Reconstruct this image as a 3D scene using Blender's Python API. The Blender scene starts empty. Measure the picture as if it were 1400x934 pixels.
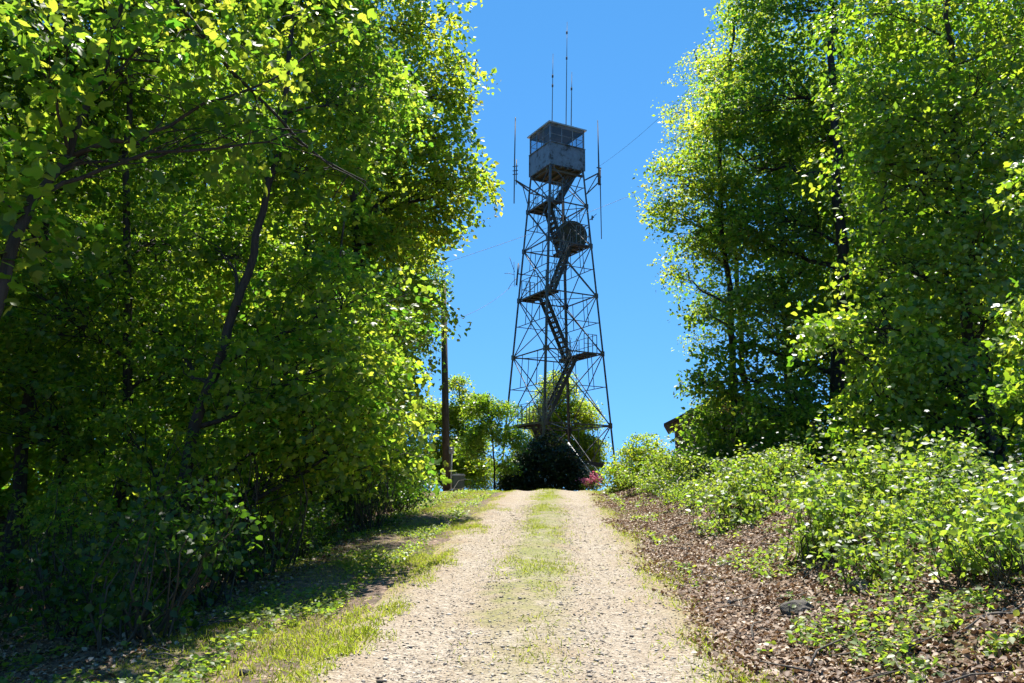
import bpy, math, random
import numpy as np

# ------------------------------------------------------------------ camera, sky, sun, exposure
random.seed(7); RNG = np.random.default_rng(11)
S = bpy.context.scene; COL = S.collection
PITCH = math.radians(10.5); EYE = 1.6; FPX = 1100.0
cam_d = bpy.data.cameras.new('camera'); cam = bpy.data.objects.new('camera', cam_d); COL.objects.link(cam)
cam.location = (0, 0, EYE); cam.rotation_euler = (math.pi/2 + PITCH, 0, 0)
cam_d.sensor_width = 36; cam_d.lens = 36*FPX/1400; cam_d.clip_start = 0.05; cam_d.clip_end = 4000
S.camera = cam

SUN_EL, SUN_AZ = math.radians(68), math.radians(7)          # azimuth clockwise from +Y
W = bpy.data.worlds.new('World'); S.world = W; W.use_nodes = True
nt = W.node_tree; nt.nodes.clear()
sky = nt.nodes.new('ShaderNodeTexSky'); sky.sky_type = 'NISHITA'; sky.sun_disc = False
sky.sun_elevation = SUN_EL; sky.sun_rotation = SUN_AZ
sky.altitude = 2500; sky.air_density = 1.0; sky.dust_density = 0.0; sky.ozone_density = 1.0
hs = nt.nodes.new('ShaderNodeHueSaturation'); hs.inputs['Saturation'].default_value = 1.27; hs.inputs['Hue'].default_value = 0.491
bg = nt.nodes.new('ShaderNodeBackground'); bg.inputs['Strength'].default_value = 0.105
wo = nt.nodes.new('ShaderNodeOutputWorld')
tc = nt.nodes.new('ShaderNodeTexCoord'); va = nt.nodes.new('ShaderNodeVectorMath'); va.operation = 'ADD'; va.inputs[1].default_value = (0, 0, .24)
vn = nt.nodes.new('ShaderNodeVectorMath'); vn.operation = 'NORMALIZE'      # clear, deep blue air right down to the hilltop
nt.links.new(tc.outputs['Generated'], va.inputs[0]); nt.links.new(va.outputs[0], vn.inputs[0]); nt.links.new(vn.outputs[0], sky.inputs['Vector'])
nt.links.new(sky.outputs[0], hs.inputs['Color']); nt.links.new(hs.outputs[0], bg.inputs['Color']); nt.links.new(bg.outputs[0], wo.inputs[0])

sl = bpy.data.lights.new('sun', 'SUN'); sl.energy = 5.0; sl.angle = math.radians(0.5); sl.color = (1, 0.95, 0.86)
so = bpy.data.objects.new('sun', sl); COL.objects.link(so)
so.rotation_euler = (-(math.pi/2 - SUN_EL), 0, -SUN_AZ); so.location = (0, 0, 40)

S.view_settings.view_transform = 'Standard'; S.view_settings.look = 'None'; S.view_settings.gamma = 1
S.view_settings.exposure = 1.3
S.render.engine = 'CYCLES'
cy = S.cycles
cy.max_bounces = 5; cy.diffuse_bounces = 2; cy.glossy_bounces = 2; cy.transmission_bounces = 4; cy.transparent_max_bounces = 6
cy.caustics_reflective = False; cy.caustics_refractive = False
cy.use_denoising = True; cy.use_adaptive_sampling = True; cy.adaptive_threshold = 0.02

# ------------------------------------------------------------------ helpers
def P(px, py, d):
    """Point whose world y is d, seen along photo pixel (px, py)."""
    a = (px - 700)/FPX; b = (467 - py)/FPX
    dy = math.cos(PITCH) - b*math.sin(PITCH); dz = math.sin(PITCH) + b*math.cos(PITCH)
    k = d/dy
    return np.array((a*k, d, EYE + dz*k))

def smooth(t):
    t = np.clip(t, 0, 1); return t*t*(3 - 2*t)

YS = [-900, -20, 0, 24, 28, 31, 34, 41, 60, 120, 900]
ZS = [-50, -1.1, 0, 1.34, 1.53, 1.585, 1.52, 1.05, 0.6, -6, -90]
def road_z(y):
    return sum(np.interp(np.asarray(y, float) + o, YS, ZS) for o in (-1.5, -.75, 0, .75, 1.5))/5
def road_x(y): return -0.31 + 0.057*np.clip(y, -30, 45)
def wob(x, y):
    return (np.sin(1.7*x + 0.6*y) * np.sin(0.9*y - 1.1*x + 1) + 0.5*np.sin(3.9*x - 2.3*y) * np.sin(3.1*y + 1.3*x + 2)
            + 0.3*np.sin(8.1*x + 5*y)*np.sin(7.3*y - 4.4*x))
def gz(x, y):
    x = np.asarray(x, float); y = np.asarray(y, float)
    u = x - road_x(y)
    tr = np.clip(u - 1.6, 0, None); tl = np.clip(-u - 1.6, 0, None)
    bank = 0.62*smooth(tr/2.8) + 0.03*np.minimum(tr, 30)
    fade = 1 - 0.85*smooth((y - 14)/14)
    drop = (0.05*np.minimum(tl, 1.4) + 0.19*np.clip(tl - 1.4, 0, 6))*fade
    amp = 0.012 + 0.05*smooth((np.abs(u) - 1.8)/2)
    return road_z(y) + bank - drop + amp*wob(x, y)

def empty(name, loc):
    o = bpy.data.objects.new(name, None); COL.objects.link(o); o.location = loc; o.empty_display_size = 0.3
    return o
def tag(o, label=None, cat=None, group=None, kind=None):
    if label: o['label'] = label
    if cat: o['category'] = cat
    if group: o['group'] = group
    if kind: o['kind'] = kind
    return o
def link(name, me, parent=None, mats=()):
    o = bpy.data.objects.new(name, me); COL.objects.link(o)
    for m in mats:
        me.materials.append(m)
    if parent: o.parent = parent
    return o

class MB:
    """collects tubes, bars and boxes and links them as one mesh"""
    def __init__(s, origin=(0, 0, 0)):
        s.v = []; s.f = []; s.m = []; s.o = np.array(origin, float); s.mi = 0; s.sm = []
    def add(s, vs, fs, smooth_=False):
        n = len(s.v)
        s.v.extend([tuple(np.asarray(p) - s.o) for p in vs])
        for f in fs:
            s.f.append([i + n for i in f]); s.m.append(s.mi); s.sm.append(smooth_)
    def tube(s, pts, rad, sides=6, cap=True):
        pts = np.array(pts, float); n = len(pts)
        if np.isscalar(rad): rad = [rad]*n
        t = np.gradient(pts, axis=0); t /= np.linalg.norm(t, axis=1)[:, None] + 1e-9
        a = np.array((0.31, 0.95, 0.05)) if abs(t[0][2]) > 0.7 else np.array((0, 0, 1.))
        ang = np.arange(sides)*2*math.pi/sides
        vs = []
        for i in range(n):
            b = a - t[i]*a.dot(t[i]); b /= np.linalg.norm(b) + 1e-9
            c = np.cross(t[i], b); a = b
            vs.append(pts[i] + rad[i]*(np.cos(ang)[:, None]*b + np.sin(ang)[:, None]*c))
        vs = np.concatenate(vs)
        fs = [(i*sides + k, i*sides + (k+1) % sides, (i+1)*sides + (k+1) % sides, (i+1)*sides + k) for i in range(n-1) for k in range(sides)]
        if cap:
            fs += [tuple(range(sides))[::-1], tuple((n-1)*sides + k for k in range(sides))]
        s.add(vs, fs, True)
    def bar(s, p, q, w, h=None, up=(0, 0, 1)):
        """square bar from p to q"""
        h = h or w; p = np.array(p, float); q = np.array(q, float)
        t = (q - p)/np.linalg.norm(q - p); up = np.array(up, float)
        if abs(t.dot(up)) > .98: up = np.array((1., 0, 0))
        a = np.cross(t, up); a /= np.linalg.norm(a); b = np.cross(a, t)
        vs = [e + a*x*w/2 + b*y*h/2 for e in (p, q) for x, y in ((-1, -1), (1, -1), (1, 1), (-1, 1))]
        s.add(vs, [(0, 1, 2, 3), (7, 6, 5, 4), (0, 4, 5, 1), (1, 5, 6, 2), (2, 6, 7, 3), (3, 7, 4, 0)])
    def angle(s, p, q, w, th, d1, d2):
        """steel angle section, legs along d1 and d2"""
        p = np.array(p, float); q = np.array(q, float); d1 = np.array(d1, float); d2 = np.array(d2, float)
        prof = [0*d1, w*d1, w*d1 + th*d2, th*d1 + th*d2, th*d1 + w*d2, w*d2]
        vs = [e + o for e in (p, q) for o in prof]
        fs = [(i, (i+1) % 6, 6 + (i+1) % 6, 6 + i) for i in range(6)] + [(0, 1, 2, 3, 4, 5)[::-1], (6, 7, 8, 9, 10, 11)]
        s.add(vs, fs)
    def box(s, c, d, M=None):
        c = np.array(c, float); d = np.array(d, float)/2
        vs = [np.array((x, y, z))*d for z in (-1, 1) for y in (-1, 1) for x in (-1, 1)]
        if M is not None: vs = [M @ v for v in vs]
        s.add([v + c for v in vs], [(0, 2, 3, 1), (4, 5, 7, 6), (0, 1, 5, 4), (2, 6, 7, 3), (0, 4, 6, 2), (1, 3, 7, 5)])
    def build(s, name, mats, parent=None):
        me = bpy.data.meshes.new(name); me.from_pydata(s.v, [], s.f)
        if not isinstance(mats, (list, tuple)): mats = [mats]
        o = link(name, me, parent, mats)
        me.polygons.foreach_set('material_index', s.m); me.polygons.foreach_set('use_smooth', s.sm)
        me.update(); return o

def mesh_np(name, V, F, tint=None, mi=None, smooth_=False):
    """V (n,3) and F (m,k) arrays to a mesh with a per-point 'tint'"""
    me = bpy.data.meshes.new(name); n = len(V); m, k = F.shape
    me.vertices.add(n); me.vertices.foreach_set('co', np.ascontiguousarray(V, np.float32).ravel())
    me.loops.add(m*k); me.loops.foreach_set('vertex_index', np.ascontiguousarray(F, np.int32).ravel())
    me.polygons.add(m); me.polygons.foreach_set('loop_start', np.arange(m, dtype=np.int32)*k)
    if mi is not None: me.polygons.foreach_set('material_index', mi.astype(np.int32))
    if smooth_: me.polygons.foreach_set('use_smooth', np.ones(m, bool))
    me.update(calc_edges=True)
    if tint is not None:
        at = me.attributes.new('tint', 'FLOAT', 'POINT'); at.data.foreach_set('value', tint.astype(np.float32))
    return me

# ------------------------------------------------------------------ materials
def newmat(name):
    m = bpy.data.materials.new(name); m.use_nodes = True
    t = m.node_tree; b = t.nodes['Principled BSDF']
    return m, t, b
def ramp(t, stops, src):
    r = t.nodes.new('ShaderNodeValToRGB'); e = r.color_ramp.elements
    while len(e) < len(stops): e.new(0.5)
    for k, (p, c) in enumerate(stops): e[k].position = p; e[k].color = (*c, 1)
    t.links.new(src, r.inputs[0]); return r.outputs[0]
def noise(t, scale, detail=6, rough=0.6, coord=None):
    n = t.nodes.new('ShaderNodeTexNoise'); n.inputs['Scale'].default_value = scale
    n.inputs['Detail'].default_value = detail; n.inputs['Roughness'].default_value = rough
    if coord is None:
        g = t.nodes.new('ShaderNodeNewGeometry'); coord = g.outputs['Position']
    t.links.new(coord, n.inputs['Vector']); return n.outputs[0]
def bump(t, b, src, strength, dist):
    n = t.nodes.new('ShaderNodeBump'); n.inputs['Strength'].default_value = strength; n.inputs['Distance'].default_value = dist
    t.links.new(src, n.inputs['Height']); t.links.new(n.outputs[0], b.inputs['Normal'])
def mixc(t, fac, a, b_):
    m = t.nodes.new('ShaderNodeMix'); m.data_type = 'RGBA'
    if hasattr(fac, 'node'): t.links.new(fac, m.inputs[0])
    else: m.inputs[0].default_value = fac
    for s_, v in ((6, a), (7, b_)):
        if hasattr(v, 'node'): t.links.new(v, m.inputs[s_])
        else: m.inputs[s_].default_value = (*v, 1)
    return m.outputs[2]
def simple(name, c1, c2, scale=3, rough=0.7, metal=0.0, bs=0.0, bd=0.01):
    m, t, b = newmat(name); n = noise(t, scale)
    t.links.new(ramp(t, [(0.35, c1), (0.65, c2)], n), b.inputs['Base Color'])
    b.inputs['Roughness'].default_value = rough; b.inputs['Metallic'].default_value = metal
    if bs: bump(t, b, noise(t, scale*6), bs, bd)
    return m

def leafmat(name, stops, tstops, trans=0.5, rough=0.42, spec=0.5):
    """thin leaf: gloss and diffuse on the lit side, sunlight passing through to the other"""
    m, t, b = newmat(name)
    a = t.nodes.new('ShaderNodeAttribute'); a.attribute_name = 'tint'
    t.links.new(ramp(t, stops, a.outputs['Fac']), b.inputs['Base Color'])
    b.inputs['Roughness'].default_value = rough; b.inputs['Specular IOR Level'].default_value = spec
    tr = t.nodes.new('ShaderNodeBsdfTranslucent'); t.links.new(ramp(t, tstops, a.outputs['Fac']), tr.inputs['Color'])
    mx = t.nodes.new('ShaderNodeMixShader'); mx.inputs[0].default_value = trans
    out = t.nodes['Material Output']
    t.links.new(b.outputs[0], mx.inputs[1]); t.links.new(tr.outputs[0], mx.inputs[2]); t.links.new(mx.outputs[0], out.inputs['Surface'])
    return m

LF = {}
LF['maple'] = leafmat('maple_leaf', [(0, (.035, .080, .010)), (.6, (.085, .145, .014)), (1, (.15, .19, .022))],
                      [(0, (.12, .34, .02)), (.5, (.36, .57, .035)), (1, (.66, .70, .06))], .58)
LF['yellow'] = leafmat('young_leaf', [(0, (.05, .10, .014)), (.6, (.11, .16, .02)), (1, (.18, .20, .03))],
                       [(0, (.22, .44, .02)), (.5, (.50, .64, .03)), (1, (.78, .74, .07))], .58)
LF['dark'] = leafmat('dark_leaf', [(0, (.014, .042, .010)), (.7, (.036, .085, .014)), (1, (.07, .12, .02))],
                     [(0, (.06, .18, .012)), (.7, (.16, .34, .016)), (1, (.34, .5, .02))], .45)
LF['mid'] = leafmat('shade_leaf', [(0, (.03, .075, .012)), (.6, (.075, .135, .018)), (1, (.12, .165, .022))],  # greens lowered to put the shade inside the crowns into the leaf colour
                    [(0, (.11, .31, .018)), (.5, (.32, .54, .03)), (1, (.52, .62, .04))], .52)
LF['shade_dark'] = leafmat('shade_dark_leaf', [(0, (.008, .02, .008)), (.8, (.02, .045, .013)), (1, (.05, .085, .02))],  # bush leaf kept near black to carry its shade and backlight
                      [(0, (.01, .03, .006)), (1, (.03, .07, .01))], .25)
LF['bright'] = leafmat('glossy_leaf', [(0, (.06, .13, .024)), (.6, (.135, .215, .035)), (1, (.22, .28, .055))],  # colour raised to add sun on the fronts of lit crowns
                       [(0, (.18, .42, .018)), (.6, (.40, .60, .025)), (1, (.62, .70, .05))], .5, .38, .7)
LF['bramble'] = leafmat('bramble_leaf', [(0, (.045, .095, .022)), (.6, (.10, .165, .035)), (1, (.17, .22, .06))],
                        [(0, (.22, .42, .03)), (.6, (.42, .58, .04)), (1, (.6, .66, .07))], .48, .45, .5)
LF['grass'] = leafmat('grass_blade', [(0, (.10, .14, .018)), (.6, (.18, .21, .026)), (1, (.30, .26, .09))],
                      [(0, (.34, .48, .03)), (.6, (.52, .60, .04)), (1, (.62, .56, .14))], .5, .6, .3)
LF['litter'] = leafmat('dead_leaf', [(0, (.07, .042, .028)), (.35, (.19, .125, .085)), (.7, (.35, .26, .185)), (1, (.62, .53, .43))],
                       [(0, (.06, .03, .015)), (.5, (.2, .11, .05)), (1, (.4, .25, .13))], .2, .6, .3)
LF['petal'] = leafmat('white_petal', [(0, (.7, .7, .66)), (1, (.82, .82, .8))], [(0, (.5, .5, .45)), (1, (.6, .6, .55))], .3, .6, .2)
LF['pink'] = leafmat('pink_petal', [(0, (.55, .09, .18)), (1, (.7, .22, .32))], [(0, (.6, .1, .2)), (1, (.7, .25, .35))], .4, .6, .2)

def barkmat(name, c1, c2):
    m, t, b = newmat(name)
    g = t.nodes.new('ShaderNodeNewGeometry'); mp = t.nodes.new('ShaderNodeMapping'); mp.inputs['Scale'].default_value = (9, 9, 1.6)
    t.links.new(g.outputs['Position'], mp.inputs['Vector'])
    n = noise(t, 2.2, 8, .65, mp.outputs[0])
    t.links.new(ramp(t, [(.35, c1), (.62, c2)], n), b.inputs['Base Color']); b.inputs['Roughness'].default_value = .9
    bump(t, b, n, .8, .03); return m
BARK = barkmat('bark', (.014, .012, .010), (.05, .042, .034))
BARKL = barkmat('pale_bark', (.05, .043, .036), (.14, .12, .10))
STEM = simple('stem', (.03, .026, .018), (.07, .055, .032), 8)
STEEL = simple('weathered_steel', (.055, .058, .065), (.11, .11, .115), 1.5, .6, .35)
STEELD = simple('stair_steel', (.034, .034, .036), (.07, .068, .07), 2, .75, .1)
RAIL = simple('rail_steel', (.10, .10, .10), (.22, .22, .21), 3, .5, .3)
def cab_wall_mat():
    m, t, b = newmat('cab_wall')
    n = noise(t, 2.2, 8, .7)
    c = ramp(t, [(.40, (.055, .045, .04)), (.47, (.16, .175, .205)), (.7, (.22, .24, .28))], n)
    t.links.new(c, b.inputs['Base Color']); b.inputs['Roughness'].default_value = .55; b.inputs['Metallic'].default_value = .15
    bump(t, b, noise(t, 5), .15, .01); return m
CABW = cab_wall_mat()
ROOFM = simple('roof_metal', (.42, .42, .42), (.55, .55, .55), 1.2, .4, .5)
INSIDE = simple('cab_board', (.10, .08, .065), (.16, .13, .10), 4, .8)
WINF = simple('window_frame_paint', (.2, .205, .22), (.32, .325, .34), 4, .6)
m, t, b = newmat('window_glass')
tp = t.nodes.new('ShaderNodeBsdfTransparent'); gl = t.nodes.new('ShaderNodeBsdfGlossy'); gl.inputs['Roughness'].default_value = .05
tp.inputs['Color'].default_value = (.8, .84, .88, 1); mx = t.nodes.new('ShaderNodeMixShader'); mx.inputs[0].default_value = .05
t.links.new(tp.outputs[0], mx.inputs[1]); t.links.new(gl.outputs[0], mx.inputs[2]); t.links.new(mx.outputs[0], t.nodes['Material Output'].inputs['Surface'])
GLASS = m
POLE = barkmat('pole_wood', (.045, .036, .03), (.11, .088, .07))
DISH = simple('dish_paint', (.05, .065, .06), (.10, .12, .11), 2, .6, .2)
CONDUIT = simple('galvanised_pipe', (.42, .42, .42), (.55, .55, .54), 6, .5, .2)
GREENBOX = simple('green_enamel', (.13, .16, .13), (.18, .21, .17), 3, .55)
WIRE = simple('wire_black', (.03, .03, .03), (.05, .05, .05), 3, .7)
BRICK = simple('house_wall_paint', (.10, .085, .075), (.16, .135, .12), 6, .8, 0, .3)
SHINGLE = simple('roof_shingle', (.035, .03, .028), (.065, .055, .05), 5, .8, 0, .4, .02)
ROCK = simple('bank_rock', (.03, .027, .023), (.11, .095, .08), 7, .85, 0, .6, .03)
CONC = simple('concrete', (.35, .33, .30), (.5, .48, .44), 6, .9)

# ------------------------------------------------------------------ ground and track
def axis(lo, hi, dense_lo, dense_hi, step):
    d = np.arange(dense_lo, dense_hi + step/2, step)
    g = np.cumsum(step*1.28**np.arange(1, 30)); return np.unique(np.concatenate((np.clip(dense_lo - g, lo, None), d, np.clip(dense_hi + g, None, hi))))
def grid_mesh(name, xs, ys, zf, mat, kind='structure'):
    X, Y = np.meshgrid(xs, ys); Z = zf(X, Y)
    V = np.stack((X, Y, Z), -1).reshape(-1, 3); nx = len(xs); ny = len(ys)
    i = (np.arange(ny-1)[:, None]*nx + np.arange(nx-1)[None, :]).ravel()
    F = np.stack((i, i+1, i+1+nx, i+nx), -1)
    o = link(name, mesh_np(name, V, F, smooth_=True), None, [mat]); tag(o, kind=kind); return o

def ground_mat():
    m, t, b = newmat('soil_and_leaf_litter')
    g = t.nodes.new('ShaderNodeNewGeometry')
    vo = t.nodes.new('ShaderNodeTexVoronoi'); vo.inputs['Scale'].default_value = 17; t.links.new(g.outputs['Position'], vo.inputs['Vector'])
    sep = t.nodes.new('ShaderNodeSeparateColor'); t.links.new(vo.outputs['Color'], sep.inputs[0])
    leafc = ramp(t, [(0, (.05, .03, .02)), (.5, (.13, .08, .055)), (.85, (.22, .15, .10)), (1, (.34, .26, .19))], sep.outputs[0])
    n1 = noise(t, .55, 5, .6); n2 = noise(t, 9, 6, .7)
    soil = ramp(t, [(.3, (.06, .042, .03)), (.7, (.15, .11, .075))], n2)
    c = mixc(t, ramp(t, [(.42, (0, 0, 0)), (.55, (1, 1, 1))], n2), soil, leafc)
    moss = ramp(t, [(.3, (.05, .075, .015)), (.7, (.12, .15, .03))], n2)
    c = mixc(t, ramp(t, [(.56, (0, 0, 0)), (.68, (.55, .55, .55))], n1), c, moss)
    t.links.new(c, b.inputs['Base Color']); b.inputs['Roughness'].default_value = .95
    bump(t, b, vo.outputs['Distance'], .7, .03); return m
ground = grid_mesh('ground', axis(-900, 900, -16, 18, .2), axis(-900, 900, -3, 46, .2), lambda x, y: gz(x, y) - .09*(1 - smooth((np.abs(x - road_x(y)) - 1.0)/.5))*(y < 39)*(y > -5), ground_mat())

def road_mat():
    m, t, b = newmat('pale_gravel')
    g = t.nodes.new('ShaderNodeNewGeometry')
    sp = t.nodes.new('ShaderNodeSeparateXYZ'); t.links.new(g.outputs['Position'], sp.inputs[0])
    def math_(op, a, b_):
        n = t.nodes.new('ShaderNodeMath'); n.operation = op
        for k, v in enumerate((a, b_)):
            if hasattr(v, 'node'): t.links.new(v, n.inputs[k])
            else: n.inputs[k].default_value = v
        return n.outputs[0]
    u = math_('SUBTRACT', sp.outputs[0], math_('ADD', math_('MULTIPLY', sp.outputs[1], .057), -.31))   # across the track
    v1 = t.nodes.new('ShaderNodeTexVoronoi'); v1.inputs['Scale'].default_value = 32; t.links.new(g.outputs['Position'], v1.inputs['Vector'])
    v2 = t.nodes.new('ShaderNodeTexVoronoi'); v2.inputs['Scale'].default_value = 75; t.links.new(g.outputs['Position'], v2.inputs['Vector'])
    s1 = t.nodes.new('ShaderNodeSeparateColor'); t.links.new(v1.outputs['Color'], s1.inputs[0])
    s2 = t.nodes.new('ShaderNodeSeparateColor'); t.links.new(v2.outputs['Color'], s2.inputs[0])
    st = [(0, (.13, .105, .08)), (.35, (.25, .205, .155)), (.7, (.35, .295, .23)), (1, (.48, .43, .36))]
    stone = mixc(t, .5, ramp(t, st, s1.outputs[0]), ramp(t, st, s2.outputs[1]))
    n1 = noise(t, 1.3, 6, .65); n2 = noise(t, 14, 5, .7)
    dirt = ramp(t, [(.3, (.19, .135, .085)), (.7, (.33, .255, .17))], n2)
    rut = ramp(t, [(.0, (0, 0, 0)), (.55, (1, 1, 1))], math_('ABSOLUTE', math_('SUBTRACT', math_('ABSOLUTE', u, 0), .82), 0))   # stone swept bare in the wheel tracks
    c = mixc(t, math_('MULTIPLY', ramp(t, [(.36, (0, 0, 0)), (.60, (.95, .95, .95))], n1), math_('ADD', math_('MULTIPLY', rut, .75), .25)), stone, dirt)
    # worn grassy crown between the wheel tracks and ragged edges
    au = math_('ABSOLUTE', math_('ADD', u, math_('MULTIPLY', math_('SUBTRACT', n1, .5), 1.1)), 0)
    green = ramp(t, [(.3, (.11, .135, .03)), (.7, (.22, .23, .06))], n2)
    crown = math_('MULTIPLY', ramp(t, [(.16, (1, 1, 1)), (.5, (0, 0, 0))], au), ramp(t, [(.33, (0, 0, 0)), (.55, (.85, .85, .85))], noise(t, 2.6, 7, .75)))
    crown = math_('MULTIPLY', crown, ramp(t, [(.28, (.3, .3, .3)), (.38, (1, 1, 1))], math_('MULTIPLY', math_('ADD', sp.outputs[1], math_('MULTIPLY', math_('SUBTRACT', n1, .5), 3)), .04)))
    c = mixc(t, crown, c, green)
    e2 = math_('ABSOLUTE', math_('MULTIPLY', math_('ADD', u, math_('MULTIPLY', math_('SUBTRACT', noise(t, .9, 7, .7), .5), .9)), .5), 0)
    c = mixc(t, ramp(t, [(.62, (0, 0, 0)), (.80, (.8, .8, .8))], e2), c, mixc(t, n2, green, (.30, .19, .10)))
    t.links.new(c, b.inputs['Base Color']); b.inputs['Roughness'].default_value = .95
    h = math_('ADD', v1.outputs['Distance'], math_('MULTIPLY', v2.outputs['Distance'], .4))
    bump(t, b, h, .8, .03); return m
def make_road():
    ys = np.arange(-6, 40, .12); us = np.linspace(-2.1, 2.1, 36)
    U, Y = np.meshgrid(us, ys); X = U + road_x(Y)
    edge = np.clip(np.abs(U) - 1.3, 0, None)
    Z = gz(X, Y) + .05 - .16*edge + .012*wob(X*2.3, Y*2.1) - .045*np.exp(-((np.abs(U) - .85)/.3)**2) + 0.02*np.exp(-(U/.4)**2)
    V = np.stack((X, Y, Z), -1).reshape(-1, 3); nx = len(us); ny = len(ys)
    i = (np.arange(ny-1)[:, None]*nx + np.arange(nx-1)[None, :]).ravel()
    o = link('gravel_road', mesh_np('gravel_road', V, np.stack((i, i+1, i+1+nx, i+nx), -1), smooth_=True), None, [road_mat()])
    tag(o, kind='structure')
make_road()
def surf_z(x, y):
    u = x - road_x(y); edge = np.clip(np.abs(u) - 1.3, 0, None)
    r = gz(x, y) + .05 - .16*edge + .012*wob(x*2.3, y*2.1) - .045*np.exp(-((np.abs(u) - .85)/.3)**2) + 0.02*np.exp(-(u/.4)**2)
    return np.where(np.abs(u) < 2.1, np.maximum(r, gz(x, y)), gz(x, y))

# ------------------------------------------------------------------ leaves
LEAF4 = (np.array([(0, 0, 0), (.34, .42, .07), (0, 1, -.06), (-.34, .42, .07)]), np.array([(0, 1, 2, 3)]))
LEAF8 = (np.array([(0, 0, 0), (.30, .22, .05), (.38, .50, .07), (.17, .80, .0), (0, 1.05, -.1), (-.17, .80, 0), (-.38, .50, .07), (-.30, .22, .05)]),
         np.array([(0, 1, 2, 3), (0, 3, 4, 5), (0, 5, 6, 7)]))
MAPLE = (np.array([(0, 0, 0), (.26, .12, .02), (.50, .40, -.04), (.24, .52, .04), (.27, .84, -.02), (0, 1.05, -.1), (-.27, .84, -.02), (-.24, .52, .04), (-.50, .40, -.04), (-.26, .12, .02)]),
         np.array([(0, 1, 2, 3), (0, 3, 4, 5), (0, 5, 6, 7), (0, 7, 8, 9)]))
def unit(a): return a/(np.linalg.norm(a, axis=-1, keepdims=True) + 1e-9)
def leaves(C, N, A, size, tint, tpl=LEAF4):
    """C centres, N normals, A axes (n,3); -> V, F, per-vertex tint"""
    T, Fa = tpl; k = len(T); n = len(C)
    N = unit(N); A = unit(A - N*(A*N).sum(1)[:, None]); B = np.cross(A, N)
    L = size[:, None, None]*T[None]
    V = C[:, None] + L[..., 0:1]*B[:, None] + L[..., 1:2]*A[:, None] + L[..., 2:3]*N[:, None]
    F = (Fa[None] + (np.arange(n)*k)[:, None, None]).reshape(-1, Fa.shape[1])
    return V.reshape(-1, 3), F, np.repeat(tint, k)

def spray_leaves(sc, so, sr, per, size, rng, flat=.28, droop=.25, tilt=.8):
    """flattened sprays of leaves: sc centres, so outward dirs, sr radii"""
    n = len(sc); tot = n*per
    c = np.repeat(sc, per, 0); o = np.repeat(so, per, 0); r = np.repeat(sr, per)
    ph = rng.uniform(0, 2*math.pi, tot); rr = np.sqrt(rng.uniform(0, 1, tot))
    # spray plane: mostly level, tipping outwards
    up = unit(np.array((0, 0, 1.)) + .45*o + .25*np.repeat(rng.normal(size=(n, 3)), per, 0))
    e1 = unit(np.cross(up, np.array((.3, .9, .1)))); e2 = np.cross(up, e1)
    d = np.cos(ph)[:, None]*e1 + np.sin(ph)[:, None]*e2
    pos = c + d*(rr*r)[:, None] + up*(rng.normal(size=tot)*flat*r*.5)[:, None]
    pos[:, 2] -= droop*r*rr*rr
    nrm = up + tilt*rng.normal(size=(tot, 3)); ax = d + .8*rng.normal(size=(tot, 3)); ax[:, 2] -= .35
    st = np.repeat(rng.uniform(-.34, .34, n), per)
    tint = np.clip(.48 + st + .2*rng.normal(size=tot), 0, 1)
    return pos, nrm, ax, size*rng.uniform(.45, 1.4, tot), tint

def curve(a, b, n, rng, bend=.12, sag=0.0, lift=.0):
    a = np.array(a, float); b = np.array(b, float); t = np.linspace(0, 1, n)
    L = np.linalg.norm(b - a); off = rng.normal(size=3)*bend*L
    w = 4*t*(1 - t)
    p = a[None] + (b - a)[None]*t[:, None] + off[None]*w[:, None]
    p[:, 2] += (lift - sag)*L*w
    p[1:-1] += rng.normal(size=(n-2, 3))*.02*L
    return p

def lobe_sprays(c, r, n, rng):
    d = unit(rng.normal(size=(n, 3))); rad = rng.uniform(.12, 1, n)**(.42)
    # clumpy outline: some directions reach further
    k = unit(rng.normal(size=(7, 3))); amp = 0.78 + .34*np.max(d @ k.T, 1)**3 + .08*rng.normal(size=n)
    q = d*(rad*amp)[:, None]*np.array(r)[None]
    return c[None] + q, d

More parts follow.
